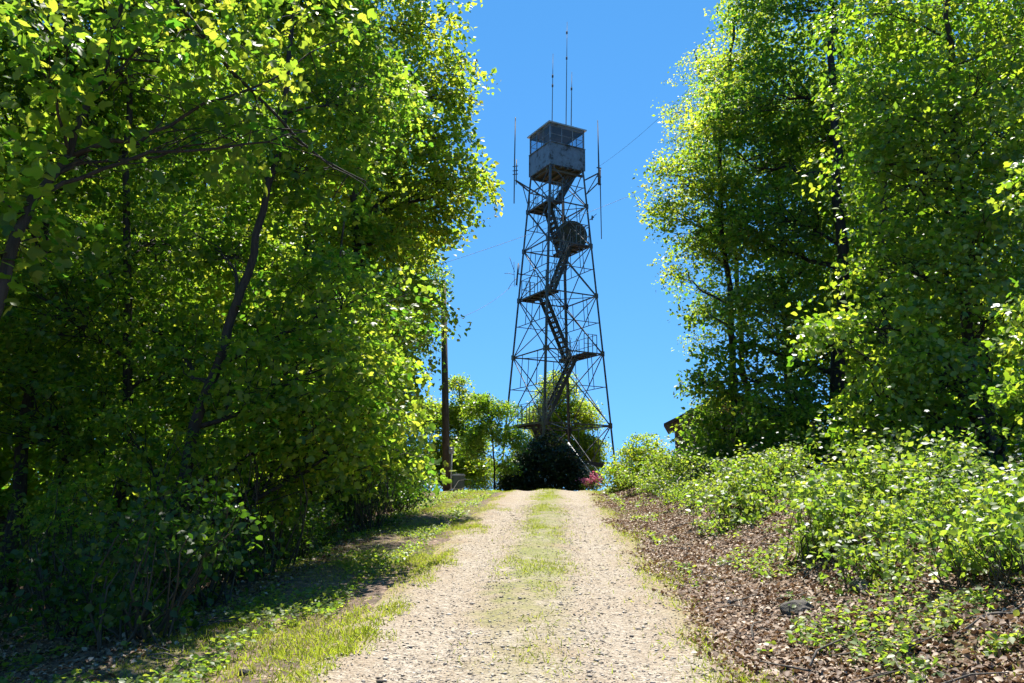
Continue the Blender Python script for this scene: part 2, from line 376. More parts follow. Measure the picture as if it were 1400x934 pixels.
def make_tree(name, label, cat, trunk, r0, lobes, leaf='maple', size=.09, per=46, dens=1.0, tpl=LEAF4, spray=.42, group=None,
              bark=None, limbs=False, twig=True, seed=0, top_r=.25, sides=8, droop=.25, extra=()):
    """trunk: world points from the foot up; lobes: (centre, radius or (rx,ry,rz))"""
    rng = np.random.default_rng(1000 + seed); bark = bark or BARK
    trunk = np.array(trunk, float); base = trunk[0].copy()
    base[2] = float(gz(base[0], base[1])); trunk[0] = base
    E = empty(name, base); tag(E, label, cat, group)
    # dense trunk polyline with a little wander and a root flare
    t = np.linspace(0, len(trunk) - 1, max(10, 4*len(trunk))); idx = np.arange(len(trunk))
    tp = np.stack([np.interp(t, idx, trunk[:, k]) for k in range(3)], 1)
    tp[2:, :2] += rng.normal(size=(len(tp)-2, 2))*.25*r0
    f = t/t[-1]; tr = r0*(1 - (1 - top_r)*f) * (1 + .55*np.exp(-f*22)); tr[-1] *= .6
    tm = MB(base); p2 = tp.copy(); p2[0, 2] -= .25; tm.tube(p2, tr, sides)
    V, F, T = [], [], []; off = 0
    for lc, lr in lobes:
        lc = np.array(lc, float); lr = np.array((lr, lr, lr*.82)) if np.isscalar(lr) else np.array(lr, float)
        # a limb from the trunk to the lobe
        hd = np.linalg.norm(tp[:, :2] - lc[:2], axis=1); want = lc[2] - .55*hd - .1
        j = int(np.argmin(np.abs(tp[:, 2] - want) + .25*hd)); j = max(1, min(j, len(tp) - 1))
        lp = curve(tp[j], lc, 8, rng, .07, 0, .05); lrad = min(.5*tr[j], .03 + .018*np.linalg.norm(lc - tp[j]))
        lm = MB(base) if limbs else tm
        lm.tube(lp, lrad*np.linspace(1, .3, 8), 6 if limbs else 5)
        n = int(max(8, dens*54*(lr.prod())**(2/3)/(spray/.42)**2)); sc, so = lobe_sprays(lc, lr, n, rng)
        if twig:
            src = lp[rng.integers(2, 8, n)]
            for q in range(0, n, 2 if twig is True else twig):
                lm.tube(curve(src[q], sc[q], 4, rng, .1, 0, .04), lrad*.22*np.array((1, .7, .5, .25)) + .003, 3, False)
        if limbs: lm.build('limb', bark, E)
        v, f_, tt = leaves(*spray_leaves(sc, so, spray*rng.uniform(.6, 1.35, n), per, size, rng, droop=droop), tpl)
        V.append(v); F.append(f_ + off); T.append(tt); off += len(v)
    for pts, rad in extra:
        lm = MB(base); pts = np.array(pts); t = np.linspace(0, len(pts) - 1, 14); q = np.stack([np.interp(t, np.arange(len(pts)), pts[:, k]) for k in range(3)], 1)
        q[1:-1] += rng.normal(size=(12, 3))*.02; lm.tube(q, np.linspace(rad, rad*.25, 14), 6)
        for k in range(4, 14):
            d = unit(rng.normal(size=3) + np.array((.3, 0, .2))); lm.tube(curve(q[k], q[k] + d*rng.uniform(.3, .8), 5, rng, .1), rad*.3*np.linspace(1, .2, 5), 4, False)
        lm.build('limb', bark, E)
    tm.build('trunk', bark, E)
    V = np.concatenate(V) - base; F = np.concatenate(F); T = np.concatenate(T)
    link('crown', mesh_np('crown', V, F, T), E, [LF[leaf]])
    return E
def copy_tree(o, loc, rz, sc=1.0, label=None, group=None):
    c = o.copy(); COL.objects.link(c); c.location = loc; c.rotation_euler = (0, 0, rz); c.scale = (sc, sc, sc)
    if label: c['label'] = label
    if group: c['group'] = group
    for ch in list(o.children):
        k = ch.copy(); COL.objects.link(k); k.parent = c
    return c
def LP(specs):           # lobes from (px, py, distance, radius)
    return [(P(a, b_, d), r) for a, b_, d, r in specs]
def TP(x, y, pts):       # trunk: foot on the ground at x, y, then photo points
    return [(x, y, float(gz(x, y)))] + [P(a, b_, d) for a, b_, d in pts]

# ------------------------------------------------------------------ fire tower
TX, TY, YAW = 2.27, 41.0, math.radians(28.4)
TB = 0.85                                                # foot of the legs
def tw(z): return 4.40 - 0.1345*(z - 1.4)                # side of the square at height z
def build_tower():
    E = empty('fire_tower', (TX, TY, TB)); E.rotation_euler = (0, math.radians(.55), YAW)
    tag(E, 'tall grey steel lattice lookout tower with zigzag stairs and a boxy cab on top', 'fire tower')
    LV = [0.0 + TB, 4.8, 8.45, 11.5, 14.2, 16.4, 18.4]
    def c(sx, sy, z, ins=0): w = tw(z)/2 - ins; return np.array((sx*w, sy*w, z - TB))
    corners = [(-1, -1), (1, -1), (1, 1), (-1, 1)]
    for sx, sy in corners:
        mb = MB(); p, q = c(sx, sy, LV[0] - .1), c(sx, sy, LV[-1])
        mb.angle(p, q, .10, .022, (-sx, 0, 0), (0, -sy, 0))
        for z in LV[1:-1]:                              # gusset plates at the joints
            k = c(sx, sy, z); mb.box(k + np.array((-sx*.09, sy*.012, 0)), (.24, .012, .26)); mb.box(k + np.array((sx*.012, -sy*.09, 0)), (.012, .24, .26))
        mb.build('leg', STEEL, E)
        mb = MB(); mb.box(c(sx, sy, LV[0] - .25) + np.array((0, 0, .1)), (.7, .7, .6)); mb.build('footing', CONC, E)
    faces = [(corners[i], corners[(i+1) % 4]) for i in range(4)]
    for i in range(6):
        z0, z1 = LV[i], LV[i+1]; w0, w1 = tw(z0), tw(z1); zc = z0 + (z1 - z0)*w0/(w0 + w1)
        for a, b_ in faces:
            nrm = np.array(((a[0]+b_[0])/2, (a[1]+b_[1])/2, 0)); ins = .05
            A0, B0, A1, B1 = c(*a, z0, ins), c(*b_, z0, ins), c(*a, z1, ins), c(*b_, z1, ins)
            if i == 0: A0[2] += .3; B0[2] += .3
            mb = MB(); mb.bar(A1, B1, .05, .06); mb.build('belt_strut', STEEL, E)
            for k, (p, q) in enumerate(((A0, B1), (B0, A1))):
                mb = MB(); o = nrm*(.03 if k else -.03); mb.bar(p + o, q + o, .034, .045); mb.build('diagonal_brace', STEEL, E)
            Am, Bm = c(*a, zc, ins), c(*b_, zc, ins)
            mb = MB(); mb.bar(Am - nrm*.06, Bm - nrm*.06, .028, .035); mb.build('middle_strut', STEEL, E)
            if i < 5:
                for ta in (.27, .73):
                    top = A1 + (B1 - A1)*ta - nrm*.07; bot = Am + (Bm - Am)*ta - nrm*.07
                    mb = MB(); mb.bar(top, bot, .022, .03); mb.build('hanger', STEEL, E)
        if 0 < i:                                        # plan bracing across the joint level
            for a, b_ in ((corners[0], corners[2]), (corners[1], corners[3])):
                pz = .06 if a == corners[0] else -.06
                mb = MB(); p = c(*a, z0, .1); q = c(*b_, z0, .1); p[2] += pz; q[2] += pz
                mb.bar(p, q, .03, .035); mb.build('plan_brace', STEEL, E)
    # cable riser inside the far corner
    mb = MB(); p, q = c(1, 1, TB + .2, .2), c(1, 1, 18.3, .2); mb.tube([p, q], .045, 6); mb.build('cable_riser', STEEL, E)
    # landings and flights
    sides = [-1, 1, -1, 1, -1]
    lw = .78; plat = []
    for i, s in enumerate(sides):
        z = LV[i+1] - TB + .05; w = tw(LV[i+1])/2 - .1
        x0, x1 = (s*w, s*(w - lw)); half = min(w - .05, 1.25)
        mb = MB(); mb.box(((x0 + x1)/2, 0, z), (lw, 2*half, .05))
        for yy in np.linspace(-half + .05, half - .05, 5): mb.box(((x0+x1)/2, yy, z - .07), (lw - .02, .05, .09))
        o = mb.build('landing', STEELD, E)
        r = MB(); pts = [(x1, -half), (x0, -half), (x0, half), (x1, half)]
        for (ax, ay), (bx, by) in zip(pts[:-1], pts[1:]):
            for h in (.5, 1.0): r.bar((ax, ay, z + h), (bx, by, z + h), .024)
            n = 3
            for k in range(n + 1): r.bar((ax + (bx-ax)*k/n, ay + (by-ay)*k/n, z + .03), (ax + (bx-ax)*k/n, ay + (by-ay)*k/n, z + 1), .03)
        r.build('railing', RAIL, o)
        plat.append((s, z, x1))
    starts = [(1, .15 - 0.0, tw(TB)/2 - 1.2)] + plat; ends = plat + [(1, LV[-1] - TB - .12, .75)]
    for i, ((s0, z0, x0), (s1, z1, x1)) in enumerate(zip(starts, ends)):
        yl = (-.36 if i % 2 else .36); hw = .3
        p = np.array((x0, yl, z0)); q = np.array((x1, yl, z1)); mb = MB()
        for k in (-1, 1): mb.bar(p + (0, k*hw, 0), q + (0, k*hw, 0), .045, .2)
        n = max(6, int((z1 - z0)/.235))
        for k in range(1, n):
            e = p + (q - p)*k/n; mb.box(e, (.25, 2*hw - .05, .04))
        o = mb.build('stair_flight', STEELD, E)
        r = MB()
        for k in (-1, 1):
            a = p + (0, k*hw, 0); b_ = q + (0, k*hw, 0)
            for h in (.5, .95): r.bar(a + (0, 0, h), b_ + (0, 0, h), .022)
            for e in np.linspace(.03, .97, 5): r.bar(a + (b_ - a)*e + (0, 0, .08), a + (b_ - a)*e + (0, 0, .95), .02)
        r.build('handrail', RAIL, o)
    # cab
    z0 = LV[-1] - TB; w = 2.16; H = 2.28; sill = 1.22; th = .05; hw = w/2
    cabm = MB()
    for s in (-1, 1):
        cabm.box((s*(hw - th/2), 0, z0 + sill/2), (th, w, sill)); cabm.box((0, s*(hw - th/2), z0 + sill/2), (w - 2*th, th, sill))
    for sx, sy in corners:
        cabm.box((sx*(hw - .035), sy*(hw - .035), z0 + (sill + H)/2), (.07, .07, H - sill))
        cabm.box((sx*(hw + .004), sy*(hw + .004), z0 + sill/2), (.05, .05, sill + .01))
    for s in (-1, 1):
        cabm.box((s*(hw - .02), 0, z0 + H - .05), (.06, w - .145, .1)); cabm.box((0, s*(hw - .02), z0 + H - .05), (w - .145, .06, .1))
        cabm.box((s*(hw + .01), 0, z0 + sill + .02), (.09, w + .06, .04)); cabm.box((0, s*(hw + .01), z0 + sill + .025), (w - .07, .09, .04))
    cab = cabm.build('cab', CABW, E)
    fl = MB(); fl.box((0, 0, z0 + .02), (w - .102, w - .102, .05))
    for k in np.linspace(-.85, .85, 5): fl.box((k, 0, z0 - .07), (.07, w + .1, .12))
    for s in (-1, 1): fl.box((0, s*.8, z0 - .19), (w + .1, .08, .12))
    fl.build('floor', INSIDE, cab)
    rf = MB(); e = hw + .1; zr = z0 + H
    rf.box((0, 0, zr + .03), (2*e, 2*e, .05))
    rf.add([(-e - .02, -e - .02, zr + .06), (e + .02, -e - .02, zr + .06), (e + .02, e + .02, zr + .06), (-e - .02, e + .02, zr + .06), (0, 0, zr + .3)],
           [(0, 1, 4), (1, 2, 4), (2, 3, 4), (3, 0, 4), (3, 2, 1, 0)])
    rf.mi = 1; rf.box((0, 0, zr - .001), (w - .1, w - .1, .02))
    rf.build('roof', [ROOFM, INSIDE], cab)
    for ax in (0, 1):
        for s in (-1, 1):
            wm = MB(); b0, b1 = z0 + sill + .045, z0 + H - .1; span = w - .14; pos = s*(hw - .03)
            def bx(u, z, du, dz, dd, off=0.0):
                wm.box((pos + off, u, z) if ax == 0 else (u, pos + off, z), (dd, du, dz) if ax == 0 else (du, dd, dz))
            n = 3
            for k in range(n + 1): bx(-span/2 + span*k/n, (b0+b1)/2, .032 if 0 < k < n else .02, b1 - b0, .035)
            bx(0, b0 + .014, span, .028, .03); bx(0, b1 - .014, span, .028, .03)
            bx(0, b0 + (b1 - b0)*.5, span - .03, .018, .026)
            wm.mi = 1; bx(0, (b0 + b1)/2, span - .01, b1 - b0 - .01, .006, -s*.004)
            wm.build('window', [WINF, GLASS], cab)
    # whips on the roof, side arms and their antennas (local frame)
    R = np.array([[math.cos(-YAW), -math.sin(-YAW), 0], [math.sin(-YAW), math.cos(-YAW), 0], [0, 0, 1]])
    def loc(px, py, d): return R @ (P(px, py, d) - np.array((TX, TY, TB)))
    def whip(pts, rad, extra=()):
        mb = MB(); mb.tube(pts, rad, 6)
        for q, r_, h in extra: mb.tube([q - np.array((0, 0, h/2)), q + np.array((0, 0, h/2))], r_, 6)
        mb.build('whip_antenna', STEEL, E)
    zt = z0 + H + .05
    for px, ptop, dd, rr, ex in ((750.5, 72, 40.3, .025, (103, 116)), (769.5, 28, 41.3, .028, (43, 78)), (776.5, 97, 41.2, .03, (120,))):
        a = loc(px, 172, dd); top = loc(px + .6, ptop, dd); a[2] = zt
        m_ = a + (top - a)*.55
        whip([a, m_, top], [rr, rr*.8, .012], [(loc(px + .3, e, dd), .05, .16) for e in ex])
    # left arm and dipoles
    zl = 17.6 - TB
    cl = c(-1, 1, 17.6); l_end = loc(701, 246, 41.4)
    mb = MB(); mb.bar(cl, l_end, .07); mb.bar(c(-1, 1, 16.9), cl + (l_end - cl)*.45, .04); mb.build('antenna_arm', STEEL, E)
    mb = MB(); mb.bar(l_end, c(1, 1, 17.35, .0)*np.array((.1, 1, 1)), .06); mb.build('antenna_arm', STEEL, E)
    whip([loc(699.4, 278, 41.4), loc(699.6, 220, 41.4), loc(700.3, 160, 41.4)], [.03, .035, .03])
    mb = MB(); mb.tube([loc(702, 252, 41.3), loc(702.2, 218, 41.3)], .03)
    for y in (227, 233, 238): mb.bar(loc(697, y + .5, 41.3), loc(704.5, y - .5, 41.3), .035)
    mb.build('dipole_antenna', STEEL, E)
    cr = c(1, -1, 17.9); r_end = loc(815, 235.5, 40.4); r2 = loc(814.5, 249, 40.4)
    mb = MB(); mb.bar(cr, r_end, .06); mb.bar(c(1, -1, 17.1), r2, .05); mb.bar(c(1, -1, 17.1), r_end, .04); mb.bar(r2, r_end, .05); mb.build('antenna_arm', STEEL, E)
    whip([loc(815.5, 252, 40.4), loc(815, 228, 40.4), loc(813, 163, 40.4)], [.05, .045, .02])
    whip([loc(817, 230, 40.5), loc(817.4, 255, 40.5), loc(819.5, 326, 40.5)], [.035, .028, .022])
    mb = MB()
    for y in (228, 240, 250): mb.bar(loc(812, y, 40.4), loc(818.5, y + 1, 40.4), .05)
    mb.build('antenna_clamp', STEEL, E)
    # small stub aerial on the right leg
    mb = MB(); mb.bar(loc(803, 300, 40.4), loc(809, 296, 40.4), .04); mb.bar(loc(806.5, 294, 40.4), loc(806.5, 300, 40.4), .06); mb.bar(loc(806.5, 297, 40.4), loc(812.5, 291.5, 40.4), .025); mb.build('stub_aerial', STEEL, E)
    # crossed loop antenna on the left leg
    mb = MB(); q = loc(705, 374, 41.5)
    mb.tube([loc(703.5, 390, 41.5), loc(706, 360, 41.5)], .04); mb.bar(loc(712, 376, 41.5), q, .05)
    for (a, b_) in (((687, 374), (701, 376)), ((692, 396), (704, 380)), ((694, 352), (701, 372)), ((700, 358), (701.5, 392)), ((708, 362), (704.5, 392))):
        mb.tube([loc(*a, 41.5), (loc(*a, 41.5) + loc(*b_, 41.5))/2 + np.array((0, .05, .06)), loc(*b_, 41.5)], .014, 5)
    mb.build('loop_antenna', STEEL, E)
    # round dish on the far side of the tower
    ctr = loc(778, 323, 42.2); fwd = unit(loc(755, 360, 30.) - ctr); a1 = unit(np.cross(fwd, np.array((0, 0, 1.)))); a2 = np.cross(a1, fwd)
    dm = MB(); rings, seg = 6, 32; vs, fs = [], []
    for side in (0, 1):
        for k in range(rings + 1):
            r_ = .88*max(k, .02)/rings; dep = -.26*(1 - (r_/.88)**2) - side*.03
            for s in range(seg):
                th_ = 2*math.pi*s/seg; vs.append(ctr + a1*r_*math.cos(th_) + a2*r_*math.sin(th_) + fwd*dep)
    for side in (0, 1):
        o = side*(rings + 1)*seg
        for k in range(rings):
            for s in range(seg):
                f = (o + k*seg + s, o + k*seg + (s+1) % seg, o + (k+1)*seg + (s+1) % seg, o + (k+1)*seg + s); fs.append(f if side == 0 else f[::-1])
    o2 = (rings + 1)*seg
    for s in range(seg): fs.append((rings*seg + s, rings*seg + (s+1) % seg, o2 + rings*seg + (s+1) % seg, o2 + rings*seg + s))
    dm.add(vs, fs, True); dish = dm.build('dish_antenna', DISH, E)
    mt = MB(); back = ctr - fwd*.3; mt.tube([back, c(1, 1, 14.0, .0)], .05); mt.tube([back, c(1, 1, 13.3, .0)], .04); mt.build('dish_mount', STEEL, dish)
    fh = MB(); tip = ctr + fwd*.45
    for an in (0.5, 2.6, 4.7): fh.tube([ctr + a1*.8*math.cos(an) + a2*.8*math.sin(an), tip], .012, 4)
    fh.tube([tip - fwd*.05, tip + fwd*.1], .06, 8); fh.build('feed_horn', STEEL, dish)
    # slanting pipe handrail at the foot, pale all over in place of its sunlit top
    mb = MB(); mb.tube([loc(776, 606, 38.6), loc(822, 667, 37.4)], .05, 8); mb.build('guard_pipe', CONDUIT, E)
    return E
tower = build_tower()
# pale pipe and plank at the tower foot
mb = MB(P(790, 633, 38)); mb.bar(P(775, 628, 38.5), P(826, 637, 38.5), .14, .2); o = mb.build('bench_plank', STEELD); o.location = P(790, 633, 38)
tag(o, 'dark level plank by the right hand foot of the steel tower', 'plank')

# overhead wires
def wire(name, pts, label, sag):
    a, b_ = np.array(pts[0]), np.array(pts[1]); t = np.linspace(0, 1, 24)
    p = a + (b_ - a)*t[:, None]; p[:, 2] -= sag*4*t*(1 - t)
    mb = MB(a); mb.tube(p, .008, 4); o = mb.build(name, WIRE); o.location = a; tag(o, label, 'wire', 'overhead wires at the tower')
wire('overhead_wire', (P(817, 229, 40.5), P(990, 70, 31)), 'thin black wire rising from the upper side antenna of the tower to the trees', .35)
wire('overhead_wire.001', (P(600, 362, 36), P(980, 215, 45)), 'thin black wire passing behind the tower beside its round dish', .3)
wire('overhead_wire.002', (P(703, 388, 41.4), P(609, 440, 33)), 'thin black wire from the loop antenna down to the utility pole', .3)

# utility pole, meter pipe and box, house
x, y = P(611, 672, 33)[:2]; zb = float(gz(x, y))
E = empty('utility_pole', (x, y, zb)); tag(E, 'weathered brown wooden utility pole standing among leaves at the grassy verge', 'utility pole')
mb = MB((x, y, zb)); top = P(606, 385, 33)
mb.tube([(x, y, zb - .3), (x*.6 + top[0]*.4, y, zb + (top[2] - zb)*.4), tuple(top)], [.16, .145, .115], 14); mb.build('shaft', POLE, E)
mb = MB((x, y, zb)); cx = x + .17
mb.tube([(cx, y - .1, zb - .1), (cx, y - .1, zb + 1.75)], .04, 8); mb.build('conduit', CONDUIT, E)
mb = MB((x, y, zb)); mb.box((cx, y - .1, zb + 1.7), (.2, .14, .3)); mb.tube([(cx, y - .2, zb + 1.72), (cx, y - .12, zb + 1.72)], .07, 12); mb.build('meter_box', CONDUIT, E)
mb = MB((x, y, zb)); mb.bar((top[0] - .9, y, top[2] - .35), (top[0] + .2, y, top[2] - .35), .1); mb.build('crossarm', POLE, E)

x, y = P(627, 668, 33.4)[:2]; zb = float(gz(x, y)); E = empty('utility_box', (x, y, zb))
tag(E, 'small green metal service box with a pale lid in the weeds by the pole', 'utility box')
mb = MB((x, y, zb)); mb.box((x, y, zb + .34), (.46, .4, .8)); mb.build('body', GREENBOX, E)
mb = MB((x, y, zb)); mb.box((x, y, zb + .765), (.52, .46, .05)); mb.box((x, y, zb + .80), (.42, .36, .03)); mb.build('lid', CONDUIT, E)
mb = MB((x, y, zb)); mb.box((x, y - .207, zb + .4), (.36, .014, .56)); mb.tube([(x + .12, y - .225, zb + .4), (x + .12, y - .205, zb + .4)], .025, 8); mb.build('door', GREENBOX, E)

def house():
    c0 = P(923, 612, 34); x0, y0 = c0[0], c0[1]; zb = float(gz(x0, y0)); E = empty('house', (x0, y0, zb)); E.rotation_euler = (0, 0, math.radians(-13))
    tag(E, 'small dark house corner with brown eave showing past the trees', 'house')
    O = (x0, y0, zb); ze = P(922, 578, 34)[2]; Lx, Ly = 4.6, 4.2
    mb = MB(O); mb.box((x0 + Lx/2, y0 + Ly/2, (zb - .3 + ze)/2), (Lx, Ly, ze - zb + .3))
    rz = ze + 1.1
    mb.add([(x0, y0, ze), (x0 + Lx, y0, ze), (x0 + Lx/2, y0, rz), (x0, y0 + Ly, ze), (x0 + Lx, y0 + Ly, ze), (x0 + Lx/2, y0 + Ly, rz)], [(0, 1, 2), (5, 4, 3)])
    mb.build('wall', BRICK, E)
    mb = MB(O)
    for s in (0, 1):
        xe = x0 - .42 if s == 0 else x0 + Lx + .42; zz = ze - .42*1.1/(Lx/2)
        for (za, zb_) in ((.02, .12),):
            a = [(xe, y0 - .45, zz + za), (x0 + Lx/2, y0 - .45, rz + za), (x0 + Lx/2, y0 + Ly + .45, rz + za), (xe, y0 + Ly + .45, zz + za)]
            b_ = [(p[0], p[1], p[2] + zb_) for p in a]
            mb.add(a + b_, [(0, 1, 2, 3), (7, 6, 5, 4), (0, 4, 5, 1), (1, 5, 6, 2), (2, 6, 7, 3), (3, 7, 4, 0)])
    mb.build('roof', SHINGLE, E)
    f = MB(O); f.box((x0 + 1.6, y0 - .02, zb + 1.6), (.8, .05, 1.0)); f.mi = 1; f.box((x0 + 1.6, y0 - .05, zb + 1.6), (.66, .01, .86)); f.build('window', [WINF, GLASS], E)
house()

# ------------------------------------------------------------------ trees
def tree_set():
    # --- woods on the left of the track
    make_tree('broadleaf_tree', 'leaning big leaved tree nearest the viewer with dark forked limbs', 'tree',
        TP(-5.6, 6.6, [(-60, 640, 6.8), (-10, 420, 7.0), (38, 280, 7.2), (95, 215, 7.5), (150, 60, 7.7), (210, -120, 8)]), .075,
        LP([(30, 60, 6.6, .8), (190, 100, 7.6, .9), (-70, 230, 7, 1.0), (120, 210, 7.6, .7), (300, 40, 8, .9), (320, 180, 8.6, .7), (90, -40, 7.4, 1.0), (20, 330, 7.3, .7), (420, 20, 9, .8), (250, -60, 8, 1.2)]),
        'maple', .115, 24, .42, MAPLE, .42, limbs=True, seed=1,
        extra=[([P(170, -120, 7.75), P(240, 5, 8), P(330, 110, 8.2), P(430, 215, 8.5), P(500, 248, 8.7)], .032),
               ([P(95, 215, 7.5), P(190, 192, 7.7), P(260, 150, 7.9), P(360, 118, 8.2), P(450, 60, 8.5)], .028), ([P(48, 270, 7.25), P(90, 250, 7.4), P(180, 215, 7.6), P(330, 200, 8), P(420, 180, 8.4)], .03)])
    make_tree('maple_tree', 'maple with a dark trunk leaning over the shady verge', 'tree',
        TP(-4.75, 10.3, [(240, 690, 10.3), (275, 560, 10.4), (320, 440, 10.5), (350, 330, 10.6), (385, 190, 10.8), (400, 20, 11), (410, -140, 11.2)]), .09,
        LP([(400, 520, 10.6, 1.2), (480, 590, 11.2, 1.1), (320, 350, 12.2, 1.1), (470, 420, 11.4, 1.2), (250, 470, 11.6, .8), (430, 230, 11.5, 1.2), (290, 200, 12.4, 1.2), (500, 520, 12.2, 1.0),
            (180, 600, 11.5, .8), (510, 130, 12, 1.2), (420, 30, 12, 1.4), (380, 640, 11.4, .8), (300, 610, 11.8, .8), (360, -120, 11.5, 1.6), (250, -60, 12, 1.8), (450, -160, 12.5, 1.7), (330, -260, 12.5, 1.8), (200, -200, 13, 1.8)]),
        'maple', .09, 40, .9, MAPLE, .40, limbs=True, seed=2)
    make_tree('slender_tree', 'slender straight tree in the shade behind the leaning maple', 'tree',
        TP(-6.6, 13.6, [(172, 640, 13.6), (176, 440, 13.6), (176, 220, 13.6), (180, 0, 13.6), (182, -160, 13.7)]), .10,
        LP([(90, 420, 13, 1.5), (235, 340, 14, 1.4), (110, 190, 14, 1.7), (50, 560, 12.5, 1.2), (200, 60, 14, 1.8), (170, 640, 13, 1.0), (60, 40, 13.5, 1.8), (270, 500, 14, 1.2), (180, -120, 14, 2.0), (60, -120, 14, 2.0), (280, -60, 14.5, 1.8), (120, -260, 14.5, 2.0)]),
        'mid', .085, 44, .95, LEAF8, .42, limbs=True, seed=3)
    make_tree('tall_tree', 'tall dark trunked tree whose yellow green crown leans toward the tower', 'tree',
        TP(-3.9, 20, [(490, 640, 20), (490, 420, 20), (488, 220, 20), (480, 40, 20), (470, -140, 20)]), .22,
        LP([(540, 250, 21, 2.0), (615, 262, 21, 1.35), (600, 130, 21, 1.15), (590, 40, 21, 1.25), (540, 150, 20.5, 1.7), (490, 340, 20, 1.8), (530, 420, 19.5, 1.6), (500, 50, 20, 2.0), (450, 220, 21, 2.0),
            (560, 310, 21.5, 1.4), (522, 510, 19, 1.1), (440, 420, 20, 1.8), (600, 200, 21, 1.2), (560, -90, 20, 2.2), (420, 80, 20, 2.2), (655, 245, 21.5, .55), (630, 100, 21.5, .7)]),
        'yellow', .125, 40, .85, LEAF8, .54, limbs=True, seed=4)
    make_tree('oak_tree', 'rounded mid green tree half hiding the utility pole', 'tree',
        TP(-3.9, 27, [(545, 560, 27), (550, 440, 27), (556, 340, 27), (560, 260, 27)]), .16,
        LP([(572, 395, 27, 1.2), (556, 465, 27, 1.05), (560, 335, 27, 1.4), (530, 540, 26, 1.4), (560, 560, 27.5, .75), (520, 430, 27, 1.8), (530, 610, 25, 1.3), (545, 620, 26.5, .9), (500, 520, 26, 1.5)]),
        'maple', .10, 42, 1.1, LEAF4, .48, seed=5)
    make_tree('forest_edge_tree', 'bushy low branching tree hanging over the dark gap at the verge', 'tree',
        TP(-4.2, 16.5, [(425, 640, 16.5), (440, 540, 16.5), (460, 430, 16.5), (470, 300, 16.5)]), .09,
        LP([(440, 590, 16, 1.2), (510, 610, 16.5, 1.0), (400, 500, 16, 1.2), (470, 470, 16.5, 1.3), (360, 600, 15, 1.1), (530, 640, 18, .65), (330, 440, 15, 1.3), (400, 650, 15, .8)]),
        'bright', .09, 40, .9, LEAF8, .42, seed=6)
    # --- trees on the right of the track
    make_tree('large_tree', 'large thick trunked tree with deep shade under its yellow edged crown', 'tree',
        TP(9.3, 22, [(1150, 560, 22), (1150, 400, 22), (1148, 250, 22), (1140, 90, 22), (1135, -80, 22)]), .24,
        LP([(1060, 420, 22, 1.8), (1010, 510, 23, 1.5), (1075, 300, 22.5, 1.8), (1000, 310, 24, 1.6), (1060, 130, 23, 2.0), (1130, 190, 23.8, 2.0), (1080, -110, 23, 2.4), (1180, -120, 23, 2.4), (1020, 220, 24, 1.6),
            (1080, 540, 22, 1.5), (1180, 60, 24, 2.2), (990, 590, 23.5, 1.2), (1200, 430, 23.5, 1.7), (1070, 10, 22.6, 1.8), (970, 430, 24, .6), (1120, 640, 22, 1.2), (1040, 610, 22.5, 1.2), (955, 520, 24, .5), (960, 575, 25, .75), (985, 640, 24, 1.0)]),
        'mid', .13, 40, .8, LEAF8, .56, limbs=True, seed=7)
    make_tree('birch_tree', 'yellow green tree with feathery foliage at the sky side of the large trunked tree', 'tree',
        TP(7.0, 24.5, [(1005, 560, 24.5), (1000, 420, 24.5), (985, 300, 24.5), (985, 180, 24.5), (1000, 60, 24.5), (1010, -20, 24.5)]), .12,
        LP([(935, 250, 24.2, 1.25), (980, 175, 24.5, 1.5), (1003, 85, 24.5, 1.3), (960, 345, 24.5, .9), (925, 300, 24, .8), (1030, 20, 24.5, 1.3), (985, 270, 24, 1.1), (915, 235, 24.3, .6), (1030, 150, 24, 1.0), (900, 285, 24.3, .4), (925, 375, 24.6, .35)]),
        'yellow', .11, 40, .95, LEAF4, .5, limbs=True, seed=17)  # lighter tree; yellow leaf colour also stands in for sun on this edge
    make_tree('poplar_tree', 'airy pale crowned tree against the sky behind the large tree', 'tree',
        TP(9.2, 31, [(1015, 480, 31), (1005, 340, 31), (985, 220, 31), (960, 120, 31), (950, 70, 31)]), .12,
        LP([(940, 150, 31, 1.2), (930, 205, 31, 1.0), (958, 95, 31, 1.1), (975, 220, 31, 1.3), (985, 320, 31, 1.3), (960, 470, 30, .7), (975, 540, 30, .9), (995, 100, 31, 1.2), (1020, 30, 31, 1.2)]),
        'yellow', .085, 32, .8, LEAF4, .46, seed=8)
    make_tree('beech_tree', 'glossy leaved tree with sunlit layered sprays above the brambles', 'tree',
        TP(9.0, 14.8, [(1330, 560, 14.8), (1318, 400, 14.8), (1312, 240, 14.8), (1300, 80, 14.8), (1290, -80, 15)]), .14,
        LP([(1240, 130, 15, 1.3), (1185, 130, 15, .9), (1350, 110, 14.5, 1.4), (1250, 250, 14.5, 1.3), (1370, 260, 14, 1.3), (1290, 370, 14.5, 1.2), (1200, 450, 14, .9), (1200, 540, 14, .8), (1290, 510, 14, 1.1),
            (1370, 420, 14, 1.1), (1140, 440, 14, .5), (1250, 590, 14, .7), (1370, 570, 13.5, .9), (1190, 20, 15.5, 1.3), (1300, 0, 15, 1.5), (1400, 20, 14, 1.3), (1180, 220, 15, .8), (1190, 350, 15, .8), (1160, 580, 14.2, .45), (1120, 455, 13.8, .4), (1230, 490, 13.6, .8), (1330, 330, 13.6, 1.0), (1220, 180, 14.4, .9), (1360, 180, 13.8, 1.0)]),
        'bright', .115, 42, .72, LEAF8, .52, limbs=True, seed=9)
